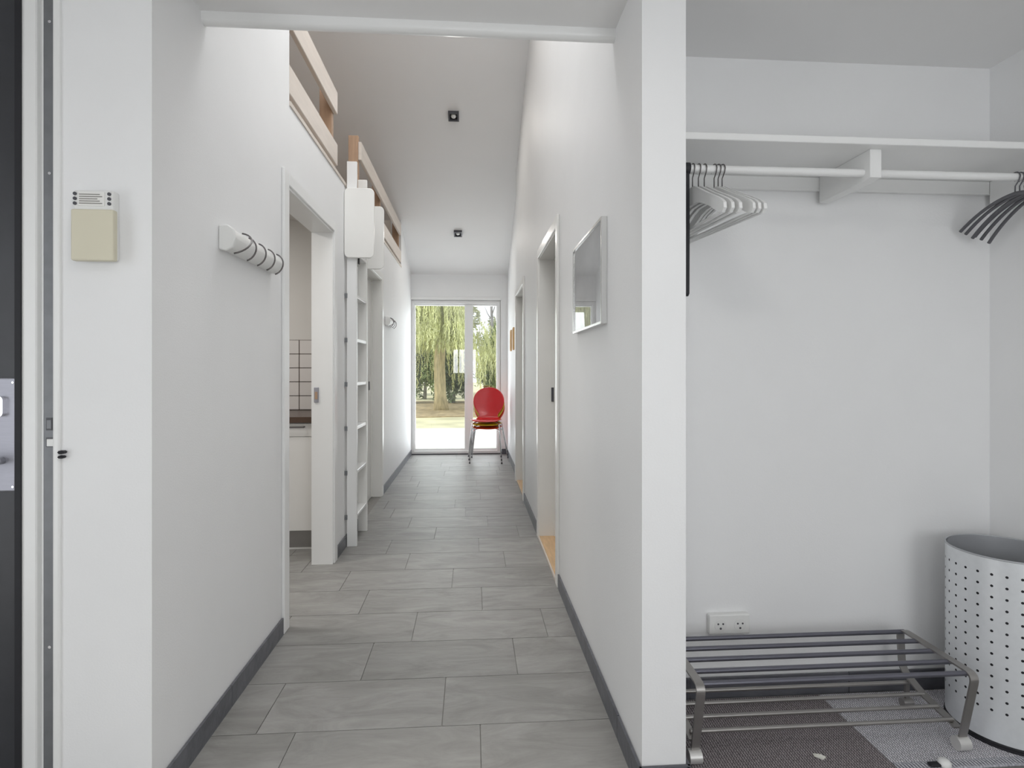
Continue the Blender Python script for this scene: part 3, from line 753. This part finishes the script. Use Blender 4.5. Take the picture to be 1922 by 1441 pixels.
# laundry basket
BX, BY, BR, BH = 1.758, 1.742, .162, .585
lbk = thing('laundry_basket', 'pale silver perforated round laundry basket in the closet corner', 'basket', (BX, BY, ZM))
def basket_wall():
    bm = nb(); NC, z0, z1, NR, dz = 28, .012, BH, 13, .03525
    zf = .112 - dz / 2; ang = 2 * PI / NC; phase = .0
    def pt(a, z): return (BX + BR * math.cos(a), BY + BR * math.sin(a), ZM + z)
    cache = {}
    def V(a, z):
        k = (round((a % (2 * PI)) * 1e4) % 62832, round(z * 1e5))
        if k not in cache: cache[k] = bm.verts.new(pt(a, z))
        return cache[k]
    for c in range(NC):
        a0 = phase + c * ang; a1 = a0 + ang; am = (a0 + a1) / 2
        for r in range(NR):
            za = zf + r * dz; zb = za + dz; zm = (za + zb) / 2
            hr = .0042; ha = hr / BR
            outer = [(a1, zm), (a1, zb), (am, zb), (a0, zb), (a0, zm), (a0, za), (am, za), (a1, za)]
            inner = [(am + ha * math.cos(k * PI / 4), zm + hr * math.sin(k * PI / 4)) for k in range(8)]
            O = [V(*p) for p in outer]; I = [bm.verts.new(pt(*p)) for p in inner]
            for k in range(8):
                bm.faces.new((O[k], O[(k + 1) % 8], I[(k + 1) % 8], I[k]))
        zs = zf + NR * dz
        for lo, hi in ((z0, zf), (zs, z1)):
            bm.faces.new((V(a0, lo), V(am, lo), V(am, hi), V(a0, hi))); bm.faces.new((V(am, lo), V(a1, lo), V(a1, hi), V(am, hi)))
    bmesh.ops.recalc_face_normals(bm, faces=bm.faces[:])
    return bm
obj('perforated_wall', basket_wall(), 'basket', lbk, smooth=True)
def ring(z, r0, r, seg=56): return tube(nb(), [(BX + r0 * math.cos(2 * PI * k / seg), BY + r0 * math.sin(2 * PI * k / seg), ZM + z) for k in range(seg)], r, 8, closed=True)
obj('rim', ring(BH, BR - .001, .0028), 'basketin', lbk, smooth=True)
bm = nb(); lathe(bm, [(.001, .008), (BR - .004, .008), (BR - .004, .0), (BR + .003, .0), (BR + .003, .006), (BR, .008), (BR, .010), (BR + .0025, .012), (BR + .0015, .016), (BR - .003, .018)], BX, BY, 56, ZM)
obj('base_ring', bm, 'rubber', lbk, smooth=40)
obj('liner', lathe(nb(), [(BR - .003, .02), (BR - .003, BH - .01)], BX, BY, 56, ZM), 'rubber', lbk, smooth=True)  # black sheet added so the holes look dark, as in shade
obj('inner_wall', lathe(nb(), [(BR - .005, .02), (BR - .005, BH)], BX, BY, 56, ZM), 'basketin', lbk, smooth=True)

# bits on the mats
bm = nb(); bmesh.ops.create_icosphere(bm, subdivisions=3, radius=1.0)
for v in bm.verts:
    v.co *= 1 + random.uniform(-.5, .4)
    v.co = Vector((1.048 + v.co.x * .013, 1.640 + v.co.y * .009 - v.co.x * .006, ZM + .0055 + v.co.z * .005))
tag(obj('lint_tuft', bm, 'lint'), 'small pale tuft of lint lying on the dark brown mat', 'lint')
kn = thing('caster_knob', 'small white rounded knob with dark base at the hem of the light mat', 'knob', (1.40, 1.585, ZM))
bm = nb(); lathe(bm, [(.0005, .020), (.008, .0192), (.014, .016), (.0175, .010), (.018, .004), (.016, 0)], 1.400, 1.583, 24, ZM); obj('cap', bm, 'bone', kn, smooth=True)
obj('base', box(nb(), 1.352, 1.386, 1.574, 1.594, ZM, ZM + .008, .003), 'rubber', kn)

# ---------------------------------------------------------------- stacked chairs
def shell(bm):
    # side profile (front -> back top) in local (y, z), y negative = front
    prof = [(-.205, .432), (-.190, .445), (-.15, .452), (-.08, .449), (0, .443), (.07, .438), (.125, .440), (.160, .458), (.178, .485), (.188, .51), (.196, .54), (.206, .585), (.216, .635), (.227, .69), (.237, .74), (.246, .785), (.253, .822), (.257, .846), (.259, .858)]
    wid = [.140, .170, .196, .206, .204, .188, .160, .136, .124, .130, .155, .187, .205, .210, .200, .174, .135, .088, .03]
    n = 9; rows = []
    for (y, z), w in zip(prof, wid):
        row = []
        for k in range(n):
            t = -1 + 2 * k / (n - 1)
            dish = .020 * t * t * (w / .2)
            if z < .46: row.append(bm.verts.new((t * w, y, z + dish * .5 - (.010 * t * t if y < -.17 else 0) * 0)))
            else: row.append(bm.verts.new((t * w, y - dish, z)))
        rows.append(row)
    fs = []
    for A, B in zip(rows[:-1], rows[1:]):
        for k in range(n - 1): fs.append(bm.faces.new((A[k], A[k + 1], B[k + 1], B[k])))
    bmesh.ops.recalc_face_normals(bm, faces=fs)
    return bm
def make_chair():
    t = thing('stacking_chair', 'chair', 'chair', (0, 0, 0), 'stacked shell chairs by the garden door')
    me = bpy.data.meshes.new('shell'); bm = shell(nb()); bm.to_mesh(me); bm.free(); me.materials.append(M['red'])
    for p in me.polygons: p.use_smooth = True
    o = bpy.data.objects.new('shell', me); C.objects.link(o); o.parent = t
    s_ = o.modifiers.new('ply', 'SOLIDIFY'); s_.thickness = .011; s_.offset = 0
    u_ = o.modifiers.new('smooth', 'SUBSURF'); u_.levels = 2; u_.render_levels = 2
    legs = {'fl': [(-.075, -.02, .428), (-.135, -.10, .424), (-.172, -.155, .405), (-.205, -.235, .008)],
            'fr': [(.075, -.02, .428), (.135, -.10, .424), (.172, -.155, .405), (.205, -.235, .008)],
            'bl': [(-.075, .02, .428), (-.140, .09, .420), (-.180, .130, .400), (-.245, .245, .008)],
            'br': [(.075, .02, .428), (.140, .09, .420), (.180, .130, .400), (.245, .245, .008)]}
    for k, p in legs.items():
        q = fillet(p, .03, 5)
        l_ = obj('leg', tube(nb(), q, .0075, 10), 'chrome', t, smooth=True)
        e = p[-1]
        obj('foot_cap', cyl(nb(), (e[0], e[1], 0), (e[0], e[1], .014), .0095, 10), 'darkgrey', l_)
    bm = nb(); lathe(bm, [(.001, .418), (.09, .418), (.09, .430), (.001, .430)], 0, 0, 20); obj('seat_mount', bm, 'darkgrey', t)
    return t
c0 = make_chair()
CH = [('red', 'red shell chair on top of the stack by the garden door', 2), ('yellow', 'yellow shell chair in the middle of the stack by the garden door', 1), ('orange', 'orange-red shell chair at the bottom of the stack by the garden door', 0)]
for i, (m_, lab, lev) in enumerate(CH):
    o = c0 if i == 0 else copy_tree(c0)
    if i:
        for ch in o.children:
            if ch.name.startswith('shell'): ch.data = ch.data.copy(); ch.data.materials[0] = M[m_]
    ang = math.radians(-8 + (.0 if lev else 0))
    o.rotation_euler = (0, 0, ang)
    o.location = (.205 - .006 * lev, 7.38 - .034 * lev, .048 * lev)
    o['label'] = lab

# ---------------------------------------------------------------- garden
GZ = -.10
bm = nb(); box(bm, -30, 30, 8.15, 60, GZ - .3, GZ); lawn = struct('ground', bm, 'lawn')
struct('ground_terrace', box(nb(), -6, 6, 8.16, 12.4, GZ, GZ + .02), 'terrace')
struct('ground_bed', prism(nb(), [(-1.2 + 5.2 * math.cos(2 * PI * k / 40), 19.4 + 4.0 * math.sin(2 * PI * k / 40) + .15 * math.sin(k * 2.3)) for k in range(40)], 'z', GZ, GZ + .03), 'soil')

def leaf_cloud(bm, n, fn, sx, sz):
    for i in range(n):
        p, d = fn()
        d = Vector(d).normalized()
        s = d.cross(Vector((random.uniform(-1, 1), random.uniform(-1, 1), random.uniform(-.3, .3)))).normalized() * sx * random.uniform(.6, 1.3)
        e = d * sz * random.uniform(.6, 1.3)
        p = Vector(p)
        bm.faces.new([bm.verts.new(p - s * .5), bm.verts.new(p + e * .5 - s * .1), bm.verts.new(p + e), bm.verts.new(p + s * .5 + e * .4)])
    return bm
def shrub(name, label, cat, loc, rx, ry, rz, n, m, lx, lz, trunk=None, tm='greybark', group=None, droop=0.0):
    t = thing(name, label, cat, loc, group)
    cx, cy, cz = loc
    base = cz + (trunk or 0)
    def fn():
        while True:
            v = Vector((random.uniform(-1, 1), random.uniform(-1, 1), random.uniform(-1, 1)))
            if .25 < v.length < 1: break
        if v.z < 0: v.x /= math.sqrt(1 - v.z * v.z); v.y /= math.sqrt(1 - v.z * v.z)
        lump = .80 + .25 * math.sin(v.x * 7 + cx) * math.sin(v.z * 6 + cy)
        v *= lump
        return (cx + v.x * rx, cy + v.y * ry, base + rz + v.z * rz), (v.x + random.uniform(-.6, .6), v.y + random.uniform(-.6, .6), v.z * .6 + random.uniform(-.5, .5) - droop)
    o = obj('foliage', leaf_cloud(nb(), n, fn, lx, lz), m, t); o['kind'] = 'stuff'
    bm = nb()
    top = base + rz * 1.1
    tube(bm, [(cx, cy, cz - .05), (cx + .05, cy, cz + (top - cz) * .5), (cx - .05, cy, top)], [max(.04, rz * .05), max(.03, rz * .035), .01], 8)
    for k in range(6):
        a = k * 1.1; bm_p = cz + (top - cz) * (.35 + .09 * k)
        tube(bm, [(cx, cy, bm_p), (cx + math.cos(a) * rx * .4, cy + math.sin(a) * ry * .4, bm_p + rz * .3), (cx + math.cos(a) * rx * .7, cy + math.sin(a) * ry * .7, bm_p + rz * .6)], [rz * .02 + .01, rz * .014 + .006, .004], 6)
    obj('trunk', bm, tm, t, smooth=True)
    return t
# weeping willow on the lawn
wx, wy = -1.0, 18.0
wil = thing('willow_tree', 'weeping willow with pale trunk and hanging yellow-green branches on the lawn', 'tree', (wx, wy, GZ))
bm = nb(); tube(bm, [(wx + .03, wy, GZ - .1), (wx, wy, GZ + .5), (wx - .03, wy, 1.4), (wx + .02, wy, 2.4), (wx + .1, wy, 3.4)], [.27, .19, .175, .17, .13], 14)
for k in range(9):
    a = k * 2 * PI / 9 + .3
    tube(bm, [(wx, wy, 1.9 + .12 * k), (wx + math.cos(a) * .8, wy + math.sin(a) * .8, 3.2 + .1 * k), (wx + math.cos(a) * 1.7, wy + math.sin(a) * 1.7, 3.9 + .05 * k), (wx + math.cos(a) * 2.4, wy + math.sin(a) * 2.4, 3.7)], [.09, .06, .035, .01], 7)
obj('trunk', bm, 'bark', wil, smooth=True)
bm = nb(); bs = nb()
for k in range(1150):
    a = random.uniform(0, 2 * PI); r = math.sqrt(random.uniform(.03, 1)) * 2.6
    if k >= 900: a = random.uniform(1.30, 1.75) * PI; r = random.uniform(.4, 1.6)
    x, y = wx + r * math.cos(a), wy + r * math.sin(a)
    top = 4.2 - .18 * r * r * .6 + random.uniform(-.6, .5)
    if x > -.15: top = min(top, random.uniform(1.6, 2.7))
    low = random.choice([random.uniform(.5, 1.6), random.uniform(1.3, 2.8), random.uniform(1.7, 3.2)])
    if abs(x - wx) < .75 and y < wy: low = random.uniform(1.65, 2.1)
    sw = random.uniform(-.25, .25); sv = random.uniform(-.25, .25)
    low = min(low, top - .5)
    if random.random() < .22: continue
    steps = max(4, int((top - low) / .07))
    for j in range(steps):
        q = j / steps; z = top + (low - top) * q
        p = Vector((x + sw * q + math.cos(a) * .25 * math.sqrt(q), y + sv * q + math.sin(a) * .25 * math.sqrt(q), z))
        d = Vector((random.uniform(-.5, .5), random.uniform(-.5, .5), -1)).normalized()
        s = d.cross(Vector((random.uniform(-1, 1), random.uniform(-1, 1), 0))).normalized() * .019
        e = d * random.uniform(.09, .16)
        bm.faces.new([bm.verts.new(p - s), bm.verts.new(p + e), bm.verts.new(p + s)])
        if random.random() < .6:
            s2 = Vector((-s.y, s.x, 0)).normalized() * .017 if s.length else s
            bm.faces.new([bm.verts.new(p - s2), bm.verts.new(p + e + s * 2), bm.verts.new(p + s2)])
o = obj('foliage', bm, 'willow', wil); o['kind'] = 'stuff'
# shrubs and trees behind
shrub('evergreen_shrub', 'dark evergreen shrub to the left of the willow trunk', 'shrub', (-2.62, 21.9, GZ), .72, .75, 1.5, 8000, 'leafdark', .09, .18)
shrub('evergreen_shrub', 'dark evergreen shrub just behind the willow trunk', 'shrub', (-.72, 21.9, GZ), .66, .75, 1.35, 7000, 'leafdark', .09, .18)
shrub('green_shrub', 'tall bushy green shrub to the right of the willow behind the chairs', 'shrub', (.95, 21.9, GZ), .68, .75, 1.6, 8000, 'leafmid', .09, .18)
shrub('green_shrub', 'broad mid-green shrub farther back between the two dark evergreens', 'shrub', (-2.1, 25.3, GZ), 1.1, .8, 1.7, 8000, 'leafmid', .10, .20)
for x_, rz_, m_, lab in ((-5.2, 3.4, 'leafmid', 'broad mid-green tree far behind the lawn on the left'), (-1.5, 3.1, 'leafpale', 'pale spring tree behind the willow crown'), (2.3, 2.3, 'leafpale', 'thin pale tree behind the tall green shrub'), (6.1, 3.0, 'leafmid', 'broad mid-green tree far behind the lawn on the right')):
    shrub('background_tree', lab, 'tree', (x_, 29, GZ), 1.8, 1.5, rz_, 9000, m_, .11, .28, trunk=.5, group='trees at the end of the garden')
for k, (x_, y_) in enumerate(((-.2, 24.6), (.9, 25.2), (2.0, 24.8))):
    t = thing('bare_tree', ['slender bare grey tree nearest the willow', 'slender bare grey tree standing between its two neighbours', 'slender bare grey tree farthest from the willow'][k], 'tree', (x_, y_, GZ), 'bare grey trees behind the shrubs')
    bm = nb(); tube(bm, [(x_, y_, GZ - .05), (x_ + .05, y_, 2), (x_ - .04, y_, 4), (x_ + .08, y_, 6.2)], [.10, .08, .055, .015], 8)
    for j in range(14):
        a = j * 2.4 + k; z = 1.6 + j * .3; q = .8 - j * .03
        tube(bm, [(x_, y_, z), (x_ + math.cos(a) * q * .35, y_ + math.sin(a) * q * .35, z + q * .5), (x_ + math.cos(a) * q * .6, y_ + math.sin(a) * q * .6, z + q * 1.1)], [.03, .02, .005], 5)
    obj('trunk_and_branches', bm, 'greybark', t)

# ---------------------------------------------------------------- fill lamp added on the lobby ceiling, out of view
gx, gy = .15, .35
ul = thing('ceiling_lamp', 'flat round white ceiling lamp in the entrance lobby', 'lamp', (gx, gy, ZL))
obj('rim', lathe(nb(), [(.20, 0), (.20, -.04), (.185, -.04), (.185, 0)], gx, gy, 40, ZL), 'bone', ul, smooth=40)
pl = bpy.data.lights.new('lobby_ceiling_lamp', 'AREA'); plo = bpy.data.objects.new('lobby_ceiling_lamp', pl); C.objects.link(plo)
pl.shape = 'DISK'; pl.size = .36; pl.energy = POW['lobby_ceiling_lamp']; pl.color = (1.0, .98, .95); plo.location = (gx, gy, ZL - .035)
